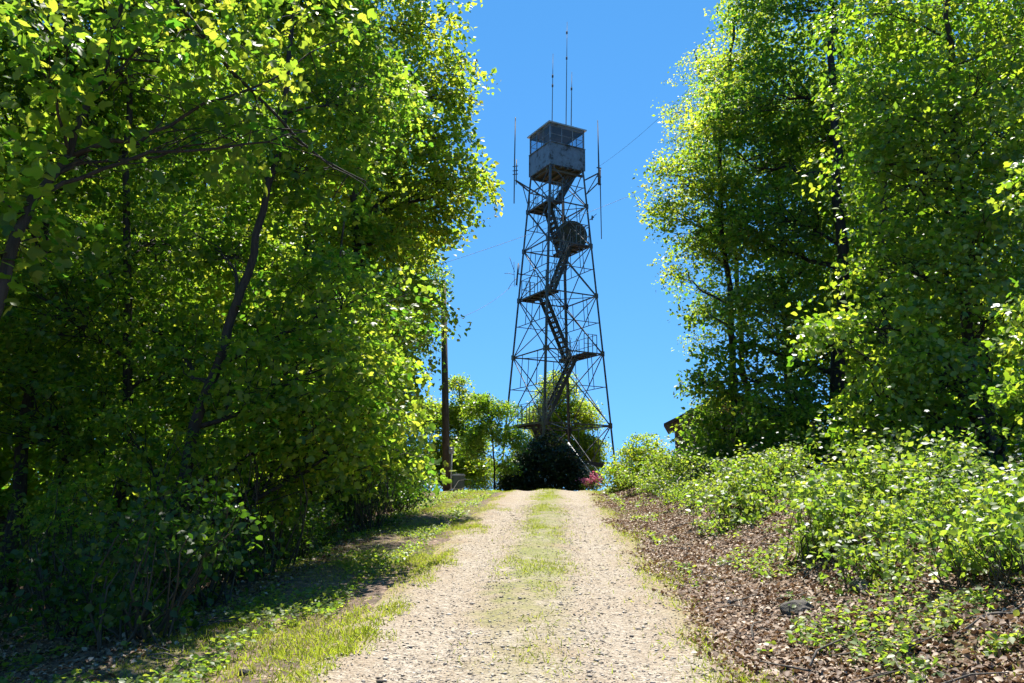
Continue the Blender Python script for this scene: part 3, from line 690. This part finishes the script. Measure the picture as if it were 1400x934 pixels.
    make_tree('young_maple', 'small yellow leaved maple leaning in beside the glossy tree', 'tree',
        TP(7.6, 9.4, [(1480, 640, 9.4), (1460, 520, 9.4), (1440, 400, 9.3), (1420, 250, 9.2)]), .05,
        LP([(1400, 475, 9.2, .30), (1390, 535, 9, .2), (1420, 420, 9.2, .3), (1430, 250, 9.2, .4)]),
        'bright', .075, 24, .8, MAPLE, .26, seed=10)
    make_tree('shade_tree', 'dark shaded tree between the large trunk and the glossy tree', 'tree',
        TP(9.6, 18.6, [(1215, 620, 18.6), (1210, 480, 18.6), (1205, 330, 18.6), (1215, 160, 18.6), (1220, 0, 18.6)]), .15,
        LP([(1225, 380, 19, 1.1), (1240, 440, 18.5, 1.3), (1120, 590, 19.5, 1.0), (1180, 590, 18.5, 1.1), (1260, 300, 19, 1.5), (1100, 600, 19, 1.0), (1235, 200, 19, 1.2), (1280, 560, 18, 1.2), (1290, 180, 19, 1.6), (1060, 560, 20, 1.0)]),
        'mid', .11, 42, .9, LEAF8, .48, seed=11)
    # --- beyond the crest
    make_tree('light_green_tree', 'light green tree rising behind the foot of the steel tower', 'tree',
        TP(2.9, 49, [(765, 640, 49), (765, 580, 49), (763, 530, 49)]), .14,
        LP([(763, 532, 49, 1.3), (740, 575, 49, 1.5), (788, 570, 49, 1.5), (806, 610, 49, 1.1), (765, 610, 49, 1.8), (795, 620, 49, 1.2), (728, 625, 49, 1.3), (800, 650, 49, 1.2), (720, 660, 49, 1.2)]),
        'yellow', .13, 40, 3.0, LEAF4, .55, seed=12)
    make_tree('sapling_tree', 'thin trunked small tree just past the crest beside the dark bush', 'tree',
        TP(-.75, 35, [(676, 640, 35), (674, 600, 35), (668, 565, 35), (665, 545, 35)]), .05,
        LP([(655, 560, 35, .75), (688, 562, 35, .6), (668, 590, 35, .8), (697, 600, 35.2, .7), (644, 610, 35, .7), (690, 635, 35.5, .6), (660, 548, 35, .5)]),
        'bright', .11, 36, 2.0, LEAF4, .4, seed=13)
    make_tree('roadside_tree', 'pale leafy tree between the utility pole and the thin sapling', 'tree',
        TP(-3.0, 41, [(633, 620, 41), (630, 560, 41), (628, 525, 41)]), .1,
        LP([(626, 525, 41, .6), (640, 555, 41, .9), (618, 570, 41, .9), (640, 600, 41, 1.2), (600, 620, 41, 1.3), (625, 640, 41, 1.3), (655, 645, 40, 1.1), (590, 570, 41, 1.2), (570, 640, 40, 1.2)]),
        'yellow', .12, 40, 2.6, LEAF4, .5, seed=14)
tree_set()

# deeper rows: three builds copied about
def auto_lobes(x, y, h, cr, rng, zb):
    L = []
    n = int(9 + h*.8)
    for k in range(n):
        f = .26 + .74*(k + .5)/n; a = k*2.4 + rng.uniform(0, 1); rad = cr*(.35 + .65*math.sin(math.pi*min(1, (1.08 - f)*1.1)))*rng.uniform(.5, .9)
        L.append(((x + rad*math.cos(a), y + rad*math.sin(a), zb + h*f), rng.uniform(.75, 1.1)*cr*.5))
    return L
def deep_woods():
    left = [(-9.4, 15.5), (-12, 11.5), (-8.2, 20.5), (-13.2, 18.5), (-6.6, 24.5), (-10.6, 26), (-15, 25), (-6.2, 31), (-17, 15), (-9.5, 33), (-13.5, 9), (-10.6, 8.2), (-16.5, 10.5), (-19, 19), (-15.5, 14), (-12.4, 22.5), (-20, 13), (-22, 25), (-18, 30)]
    right = [(13.6, 23), (16.5, 19), (12.2, 28.5), (18.5, 26), (13.5, 16.5), (9.5, 27.5), (21, 21), (15.5, 33)]
    rng = np.random.default_rng(5); protos = []
    for k, (x, y) in enumerate(left[:2] + right[:1]):
        h = (13.5, 15, 14)[k]; zb = float(gz(x, y))
        protos.append((make_tree('forest_tree', 'tall shaded forest tree deep in the woods beside the track', 'tree',
            [(x, y, zb), (x + .1, y, zb + h*.35), (x - .1, y + .1, zb + h*.7), (x, y, zb + h*.97)], (.13, .17, .15)[k],
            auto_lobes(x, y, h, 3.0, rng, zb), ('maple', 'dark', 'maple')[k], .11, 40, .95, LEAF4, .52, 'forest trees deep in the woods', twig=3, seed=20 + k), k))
    for k, (x, y) in enumerate(left[2:] + right[1:]):
        src = protos[(k*2) % 3][0]
        copy_tree(src, (x, y, float(gz(x, y)) - .05), rng.uniform(0, 6.28), rng.uniform(.88, 1.12))
deep_woods()

def woodland():
    rng = np.random.default_rng(77); n = 120000
    side = rng.uniform(0, 1, n) < .55
    ang = np.where(side, rng.uniform(98, 152, n), rng.uniform(30, 68, n)); dist = np.where(side, rng.uniform(25, 58, n), rng.uniform(34, 62, n))
    x = dist*np.cos(np.radians(ang)); y = dist*np.sin(np.radians(ang))
    lump = .5 + .5*np.sin(x*.9)*np.sin(y*.8 + 1); z = gz(x, y) + rng.uniform(0, 1, n)**1.2*(7 + 6*lump)
    v, f, t_ = leaves(np.stack((x, y, z), 1), np.array((0, 0, 1.)) + .8*rng.normal(size=(n, 3)), rng.normal(size=(n, 3)), rng.uniform(.3, .55, n), np.clip(.45 + .25*rng.normal(size=n), 0, 1))
    o = link('distant_woodland', mesh_np('distant_woodland', v, f, t_), None, [LF['maple']])
    tag(o, 'dim green mass of far woodland seen through the trees', 'woodland', kind='stuff')
woodland()

# ------------------------------------------------------------------ shrubs
def shrub(name, label, cat, lobes, leaf, size, per=36, dens=1.2, tpl=LEAF4, spray=.3, stems=6, flower=None, fl_n=0, group=None, seed=0, base=None, stem_r=.012):
    rng = np.random.default_rng(3000 + seed)
    cs = np.array([l[0] for l in lobes])
    if base is None: base = cs.mean(0)[:2]
    base = np.array((base[0], base[1], float(gz(base[0], base[1])))); E = empty(name, base); tag(E, label, cat, group)
    V, F, T = [], [], []; off = 0; sm = MB(base); FC = []
    for lc, lr in lobes:
        lc = np.array(lc, float); lr = np.array((lr, lr, lr*.85)) if np.isscalar(lr) else np.array(lr, float)
        n = int(max(6, dens*44*(lr.prod())**(2/3)/(spray/.42)**2*.55)); sc, so = lobe_sprays(lc, lr, n, rng)
        for k in range(stems):
            q = sc[k % n]; p0 = base + np.array((*(rng.normal(size=2)*.12), 0)) + np.array((*(.4*(lc - base)[:2]), 0)); p0[2] = float(gz(p0[0], p0[1])) - .04
            if q[2] > p0[2] + .1: sm.tube(curve(p0, q, 5, rng, .1), stem_r*np.linspace(1, .35, 5), 4, False)
        zg = gz(sc[:, 0], sc[:, 1]) + .05; sc[:, 2] = np.maximum(sc[:, 2], zg)
        pos, nr, ax, sz, tt = spray_leaves(sc, so, spray*rng.uniform(.6, 1.35, n), per, size, rng)
        pos[:, 2] = np.maximum(pos[:, 2], gz(pos[:, 0], pos[:, 1]) + .02)
        v, f_, tt = leaves(pos, nr, ax, sz, tt, tpl); V.append(v); F.append(f_ + off); T.append(tt); off += len(v)
        if fl_n:
            up = sc[so[:, 2] > -.1]; FC.append(up[rng.integers(0, len(up), fl_n)] + rng.normal(size=(fl_n, 3))*.1 + np.array((0, 0, .07)))
    sm.build('stem', STEM, E)
    link('foliage', mesh_np('foliage', np.concatenate(V) - base, np.concatenate(F), np.concatenate(T)), E, [LF[leaf]])
    if fl_n:
        FC = np.concatenate(FC); n = len(FC)*5; c = np.repeat(FC, 5, 0); ph = np.tile(np.arange(5)*2*math.pi/5, len(FC))
        nn = np.repeat(unit(np.array((0, -.3, 1.)) + .4*rng.normal(size=(len(FC), 3))), 5, 0)
        e1 = unit(np.cross(nn, np.array((.2, .9, .1)))); ax = np.cos(ph)[:, None]*e1 + np.sin(ph)[:, None]*np.cross(nn, e1)
        fs = .026 if flower == 'petal' else .05
        v, f_, tt = leaves(c, nn, ax, np.full(n, fs), rng.uniform(0, 1, n), (LEAF4[0]*np.array((1.2, 1, 1)), LEAF4[1]))
        link('blossom', mesh_np('blossom', v - base, f_, tt), E, [LF[flower]])
    return E

shrub('dark_bush', 'big bush coloured dark for shade and backlight at the crest in front of the tower foot', 'bush',
      LP([(738, 648, 37, 1.15), (708, 652, 36.5, .9), (776, 654, 37, .9), (732, 618, 37.3, .8), (796, 660, 36.6, .45), (694, 655, 36.4, .45), (758, 632, 37, .8), (700, 664, 36.3, .6), (768, 622, 37, .65), (722, 628, 37, .5), (752, 600, 37.3, .4), (790, 636, 37, .4), (705, 632, 36.8, .35)]), 'shade_dark', .12, 46, 3.2, LEAF4, .4, 5, seed=1)
shrub('azalea_bush', 'small pink flowering bush beside the shade-dark bush', 'bush', LP([(810, 657, 34.3, .30), (801, 663, 34.2, .22)]), 'bright', .06, 20, .8, LEAF4, .2, 5, 'pink', 110, seed=2)
shrub('round_bush', 'bright yellow green pointed bush beside the top of the track', 'bush',
      LP([(882, 612, 27, .65), (868, 635, 26.8, .8), (900, 640, 27, .8), (848, 655, 26.6, .7), (885, 660, 26.4, .8), (915, 650, 27.5, .7)]), 'yellow', .085, 38, 3.2, LEAF4, .32, 5, seed=3)
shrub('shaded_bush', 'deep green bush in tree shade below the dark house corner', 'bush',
      LP([(945, 640, 24, .8), (985, 640, 22.5, .8), (930, 670, 22, .6), (1020, 655, 21, .7), (965, 675, 20.5, .6)]), 'dark', .075, 36, 2.4, LEAF4, .32, 5, seed=4)  # dark leaf colour adds to the tree shade here
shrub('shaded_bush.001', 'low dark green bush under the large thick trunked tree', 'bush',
      LP([(1060, 650, 20, .7), (1110, 655, 19, .7), (1160, 650, 18, .7), (1080, 670, 18, .5)]), 'dark', .075, 36, 2.4, LEAF4, .32, 5, seed=5)  # tree shade painted in through the dark leaf colour
shrub('verge_bush', 'light leafy bush in the grass around the service box', 'bush',
      LP([(578, 660, 30, .5), (650, 662, 33.5, .45), (560, 668, 27, .45), (540, 675, 24, .5)]), 'bright', .07, 36, 2.2, LEAF4, .3, 5, seed=6)

# brambles on the right bank: four builds, copied
def brambles():
    rng = np.random.default_rng(21); protos = []
    G = 'brambles on the leafy bank'; lab = 'sprawling pale green bramble clump with small white flowers on the leaf strewn bank'
    spots = []
    for d in np.concatenate((np.arange(6.3, 13, .62), np.arange(13.2, 25, 1.05))):
        for u0 in np.arange(2.0, 10, .64):
            x = u0 + float(road_x(d)); u = u0; lim = (2.7 if d < 11 else max(2.0, 2.7 - .12*(d - 11))) + .5*max(0, (7.6 - d))
            if x > .72*d or (d > 17 and u > 6): continue
            if u > lim + rng.uniform(0, .9) and rng.uniform() < .7: spots.append((x + rng.normal()*.2, d + rng.normal()*.2))
    tall = {0: .62, 1: .5, 2: .75, 3: .42}
    for k, (x, y) in enumerate(spots):
        if k < 4:
            h = tall[k]; zb = float(gz(x, y)); lobes = []
            for j in range(5):
                a = rng.uniform(0, 6.28); r = rng.uniform(0, .38); lobes.append(((x + r*math.cos(a), y + r*math.sin(a), zb + h*rng.uniform(.45, .85)), rng.uniform(.24, .36)))
            protos.append(shrub('bramble_bush', lab, 'bush', lobes, 'bramble', .052, 19, .95, LEAF8, .2, 6, 'petal', 3, G, 50 + k, (x, y), .007))
        else:
            copy_tree(protos[k % 4], (x, y, float(gz(x, y)) - .03), rng.uniform(0, 6.28), rng.uniform(.55, 1.45))
brambles()
def weed_stalks():
    rng = np.random.default_rng(61); protos = []; G = 'leafy stalks among the brambles'; lab = 'thin upright leafy weed stalk standing above the bramble clumps on the bank'
    for k in range(26):
        d = 6.6 + 12*rng.uniform()**1.4; u = 2.5 + .6*max(0, 7.6 - d) + rng.uniform(.1, min(4.5, .5*d)); x = u + float(road_x(d))
        if k < 3:
            zb = float(gz(x, d)); h = (.95, 1.15, .8)[k]; E = empty('weed_stalk', (x, d, zb)); tag(E, lab, 'weed', G); sm = MB((x, d, zb)); n = 30
            p = curve((x, d, zb - .03), (x + rng.normal()*.12, d + rng.normal()*.12, zb + h), 9, rng, .05); sm.tube(p, .006*np.linspace(1, .35, 9), 5)
            f = np.linspace(.25, 1, n); a = np.arange(n)*2.4; c = np.stack([np.interp(f*8, np.arange(9), p[:, q]) for q in range(3)], 1); ax = np.stack((np.cos(a), np.sin(a), np.full(n, .25)), 1)
            for q in range(0, n): sm.tube([c[q], c[q] + ax[q]*.05], .002, 3, False)
            v, f_, tt = leaves(c + ax*.05, np.array((0, 0, 1.)) + .35*rng.normal(size=(n, 3)), ax, .10*(1.15 - .55*f), rng.uniform(.3, 1, n), LEAF8)
            sm.build('stem', STEM, E); link('foliage', mesh_np('foliage', v - np.array((x, d, zb)), f_, tt), E, [LF['bright']]); protos.append(E)
        else:
            copy_tree(protos[k % 3], (x, d, float(gz(x, d)) - .02), rng.uniform(0, 6.28), rng.uniform(.7, 1.2))
weed_stalks()
shrub('grape_vine', 'fresh broad leaved vine sprawling over the brambles at the edge of the bank', 'vine',
      [(P(1370, 745, 7.2), .3), (P(1330, 790, 7.0), .25), (P(1395, 690, 7.4), .3), (P(1285, 735, 7.8), .25)], 'bright', .095, 14, 1.0, MAPLE, .24, 4, seed=70, stem_r=.006)

# understorey on the left
def understorey():
    rng = np.random.default_rng(31); protos = []
    G = 'understorey saplings in the shade'; lab = 'leafy understorey sapling in the shade of the woods below the verge'
    spots = [(-4.9, 7.2), (-3.9, 8.4), (-6.3, 8.6), (-5.6, 10.6), (-4.6, 12.4), (-6.6, 12), (-5.2, 14.4), (-7.6, 14), (-4.1, 16.4), (-6.3, 17), (-3.7, 19.2), (-5.2, 20), (-8.4, 17.5),
             (-3.4, 22.5), (-5, 24), (-8.5, 10.4), (-10, 13), (-10.4, 18), (-7.2, 22), (-3.2, 25.6), (-7.4, 7.4), (-4.2, 27.5), (-9.4, 23), (-4.25, 10.2), (-3.25, 7.3), (-3.35, 9.3), (-3.4, 11.2), (-3.2, 12.8), (-3.5, 14.6), (-3.0, 16.2), (-3.1, 18), (-2.9, 20.6), (-4.6, 9), (-3.9, 11.9), (-4.2, 13.6)]
    for k, (x, y) in enumerate(spots):
        if k < 3:
            zb = float(gz(x, y)); h = (1.2, .7, 1.7)[k]; lobes = []
            for j in range(6):
                a = rng.uniform(0, 6.28); r = rng.uniform(.1, .6); lobes.append(((x + r*math.cos(a), y + r*math.sin(a), zb + h*rng.uniform(.3, 1)), rng.uniform(.3, .5)))
            protos.append(shrub('forest_sapling', lab, 'sapling', lobes, ('dark', 'dark', 'maple')[k], .058, 30, .9, LEAF8, .3, 5, None, 0, G, 90 + k, (x, y), .012))  # mostly dark leaf, so the woodland shade is put into the colour
        else:
            copy_tree(protos[k % 3], (x, y, float(gz(x, y)) - .03), rng.uniform(0, 6.28), rng.uniform(.75, 1.3))
understorey()

# ------------------------------------------------------------------ grass, litter, gravel
def grass():
    rng = np.random.default_rng(41); n = 620000
    y = 4.5 + 27*rng.uniform(0, 1, n)**1.7; u = rng.uniform(-4.6, 4.4, n); x = u + road_x(y)
    wn = wob(x*1.1, y*.9) + .5*wob(x*3.1 + 4, y*2.7)
    left = np.clip((-u - 1.25 + .25*wn)/.35, 0, 1)*np.clip((2.9 + .06*y + .4*wn - (-u))/.7, 0, 1)*.95
    mid = np.exp(-((u - .02)/.36)**2)*(.30 + 1.5*smooth((y - 8.0)/2.2))*np.where(np.sin(y*1.9 + 1) + .8*np.sin(y*.83) > -.9, 1, .35)*np.where(y > 27, .5, 1)
    right = np.exp(-((u - 1.55 - .15*wn)/.34)**2)*.85 + .10*np.clip(u - 1.7, 0, 1)*(wn > .15)
    dens = np.clip(left*(.62 + .6*wn) + mid*(.35 + .55*wn) + right*(.35 + .6*wn), 0, 1)
    k = rng.uniform(0, 1, n) < dens; x, y, u = x[k], y[k], u[k]; n = len(x)
    L = np.where(np.abs(u) < 1.2, rng.uniform(.02, .065, n), rng.uniform(.018, .06, n)*(1 + .35*wob(x*.8, y*.9)))
    c = np.stack((x, y, surf_z(x, y) - .004), 1)
    ax = np.array((0, 0, 1.)) + .65*rng.normal(size=(n, 3)); nr = rng.normal(size=(n, 3))
    T = (np.array([(-.05, 0, 0), (.05, 0, 0), (.03, .6, .06), (0, 1, .2)]), np.array([(0, 1, 2, 3)]))
    v, f, t_ = leaves(c, nr, ax, L, np.clip(.45 + .28*rng.normal(size=n), 0, 1), (T[0]*np.array((1.6, 1, 1)), T[1]))
    o = link('grass', mesh_np('grass', v, f, t_), None, [LF['grass']]); tag(o, 'short yellow green grass on the verge and between the wheel tracks', 'grass', kind='stuff')
grass()
def grass_tuft(px, py, d, label, seed, h=.45):
    rng = np.random.default_rng(seed); p = P(px, py, d); b = np.array((p[0], p[1], float(gz(p[0], p[1])))); n = 260
    E = empty('grass_tuft', b); tag(E, label, 'grass tuft')
    a = rng.uniform(0, 6.28, n); tl = rng.uniform(.05, .55, n); L = h*rng.uniform(.5, 1.1, n); c = rng.normal(size=(n, 2))*.07; V = []; F = []
    for k in range(n):
        dx = np.array((math.cos(a[k]), math.sin(a[k]))); w = np.array((-dx[1], dx[0]))*.0035; q = []
        for j, f in enumerate((0, .35, .7, 1)):
            xy = c[k] + dx*tl[k]*L[k]*f*f; z = L[k]*(f - .25*tl[k]*f*f); ww = w*(1, 1.2, .8, .1)[j]
            q += [(*(xy - ww), z), (*(xy + ww), z)]
        o = len(V); V += q; F += [(o + 2*j, o + 2*j + 1, o + 2*j + 3, o + 2*j + 2) for j in range(3)]
    link('blades', mesh_np('blades', np.array(V), np.array(F), np.repeat(rng.uniform(0, .7, n), 8)), E, [LF['bramble']])
grass_tuft(1395, 830, 6.6, 'tall fresh green grass tuft beside the brambles at the near end of the bank', 1, .5)
grass_tuft(1110, 775, 9.0, 'fine pale grass tuft among the leaves in front of the brambles', 2, .3)
def weeds():
    rng = np.random.default_rng(43); n = 85000
    y = 5 + 25*rng.uniform(0, 1, n)**1.6; u = np.where(rng.uniform(0, 1, n) < .6, rng.uniform(-5.5, -1.8, n), rng.uniform(1.8, 5, n)); x = u + road_x(y)
    k = (wob(x*1.3 + 2, y*1.2) + .6*wob(x*2.9, y*3.1) > .22); x, y = x[k], y[k]; n = len(x)
    c = np.stack((x, y, gz(x, y) + rng.uniform(.01, .1, n)), 1)
    v, f, t_ = leaves(c, np.array((0, 0, 1.)) + .5*rng.normal(size=(n, 3)), rng.normal(size=(n, 3)), rng.uniform(.02, .06, n), rng.uniform(0, 1, n), LEAF8)
    o = link('low_weeds', mesh_np('low_weeds', v, f, t_), None, [LF['bramble']]); tag(o, 'low green weeds creeping over the verge and the bank', 'weeds', kind='stuff')
weeds()
def litter():
    rng = np.random.default_rng(45); n = 170000
    y = 4.5 + 22*rng.uniform(0, 1, n)**1.6; right = rng.uniform(0, 1, n) < .72
    u = np.where(right, 1.2 + 7*rng.uniform(0, 1, n)**1.6, -2.9 - 7*rng.uniform(0, 1, n)); x = u + road_x(y)
    edge = np.clip((np.abs(u) - 1.42)/.7 + .28*wob(x*.9, y*.8) + .2*wob(x*2.7, y*2.4), 0, 1); k = rng.uniform(0, 1, n) < edge; x, y = x[k], y[k]; n = len(x)
    c = np.stack((x, y, surf_z(x, y) + rng.uniform(.002, .03, n)), 1)
    T = LEAF8[0]*np.array((1.1, 1, 2.4)); 
    v, f, t_ = leaves(c, np.array((0, 0, 1.)) + .42*rng.normal(size=(n, 3)), rng.normal(size=(n, 3)), rng.uniform(.02, .058, n), np.clip(rng.beta(1.3, 1.6, n), 0, 1), (T, LEAF8[1]))
    o = link('leaf_litter', mesh_np('leaf_litter', v, f, t_), None, [LF['litter']]); tag(o, 'dry brown fallen leaves covering the bank and the forest floor', 'fallen leaves', kind='stuff')
    mb = MB()
    for _ in range(420):
        d = 5.2 + 12*rng.uniform()**1.5; u = (1.8 + 3.4*rng.uniform()) if rng.uniform() < .75 else (-2.6 - 3*rng.uniform())
        x = u + float(road_x(d)); a = rng.uniform(0, 6.28); L = rng.uniform(.12, .7)
        p = np.array((x, d, 0)); q = p + np.array((math.cos(a), math.sin(a), 0))*L
        p[2] = float(surf_z(p[0], p[1])) + .015; q[2] = float(surf_z(q[0], q[1])) + .02 + .06*rng.uniform()
        mb.tube(curve(p, q, 4, rng, .06), rng.uniform(.003, .011)*np.array((1, .9, .7, .4)), 5)
    o = mb.build('twig_litter', BARKL); tag(o, 'dry sticks scattered over the fallen leaves', 'twigs', kind='stuff')
litter()
OCT = np.array([(1, 0, 0), (-1, 0, 0), (0, 1, 0), (0, -1, 0), (0, 0, 1), (0, 0, -1)], float)
OF = np.array([(0, 2, 4), (2, 1, 4), (1, 3, 4), (3, 0, 4), (2, 0, 5), (1, 2, 5), (3, 1, 5), (0, 3, 5)])
def gravel():
    rng = np.random.default_rng(47); n = 30000
    y = 4.6 + 17*rng.uniform(0, 1, n)**1.8; u = rng.normal(size=n)*.95; k = np.abs(u) < 1.85; y, u = y[k], u[k]
    keep = rng.uniform(0, 1, len(u)) < (1 - .6*np.exp(-(u/.35)**2)); y, u = y[keep], u[keep]; n = len(u); x = u + road_x(y)
    s = np.clip(rng.lognormal(-4.85, .42, n), .004, .03)
    V = OCT[None]*(1 + .35*rng.normal(size=(n, 6, 1)))*s[:, None, None]*np.array((1, .8, .36))
    a = rng.uniform(0, 6.28, n); ca, sa = np.cos(a), np.sin(a)
    Vx = V[..., 0]*ca[:, None] - V[..., 1]*sa[:, None]; Vy = V[..., 0]*sa[:, None] + V[..., 1]*ca[:, None]
    V = np.stack((Vx + x[:, None], Vy + y[:, None], V[..., 2] + (surf_z(x, y) + s*.2)[:, None]), -1).reshape(-1, 3)
    F = (OF[None] + (np.arange(n)*6)[:, None, None]).reshape(-1, 3)
    m, t, b = newmat('loose_stone'); a_ = t.nodes.new('ShaderNodeAttribute'); a_.attribute_name = 'tint'
    t.links.new(ramp(t, [(0, (.11, .09, .07)), (.25, (.25, .21, .17)), (.8, (.37, .33, .28)), (1, (.52, .48, .43))], a_.outputs['Fac']), b.inputs['Base Color']); b.inputs['Roughness'].default_value = .9
    o = link('loose_gravel', mesh_np('loose_gravel', V, F, np.repeat(rng.uniform(0, 1, n), 6)), None, [m]); tag(o, 'pale loose gravel on the wheel tracks', 'gravel', kind='stuff')
gravel()

def rock(px, py, d, r, label, seed):
    rng = np.random.default_rng(seed); import bmesh
    p = P(px, py, d); z = float(gz(p[0], p[1])); bm = bmesh.new(); bmesh.ops.create_icosphere(bm, subdivisions=3, radius=1)
    k = unit(rng.normal(size=(9, 3)))
    for v in bm.verts:
        c = np.array(v.co); s = 1 - .28*max(0, max(float(c @ q) for q in k) - .75)*4*.5; c = c*s*(1 + .04*rng.normal()) * np.array(r); v.co = c
    me = bpy.data.meshes.new('rock'); bm.to_mesh(me); bm.free(); o = link('rock', me, None, [ROCK]); o.location = (p[0], p[1], z + r[2]*.05); o.rotation_euler = (rng.normal()*.2, rng.normal()*.2, rng.uniform(0, 6))
    tag(o, label, 'rock')
rock(1092, 838, 7.4, (.17, .12, .11), 'dark angular rock jutting from the leaf litter on the bank', 1)
rock(1180, 828, 7.4, (.2, .1, .08), 'long grey rock half buried under bramble leaves on the bank', 2)
rock(335, 925, 6.0, (.06, .05, .035), 'small pale stone in the grass of the shady verge', 3)
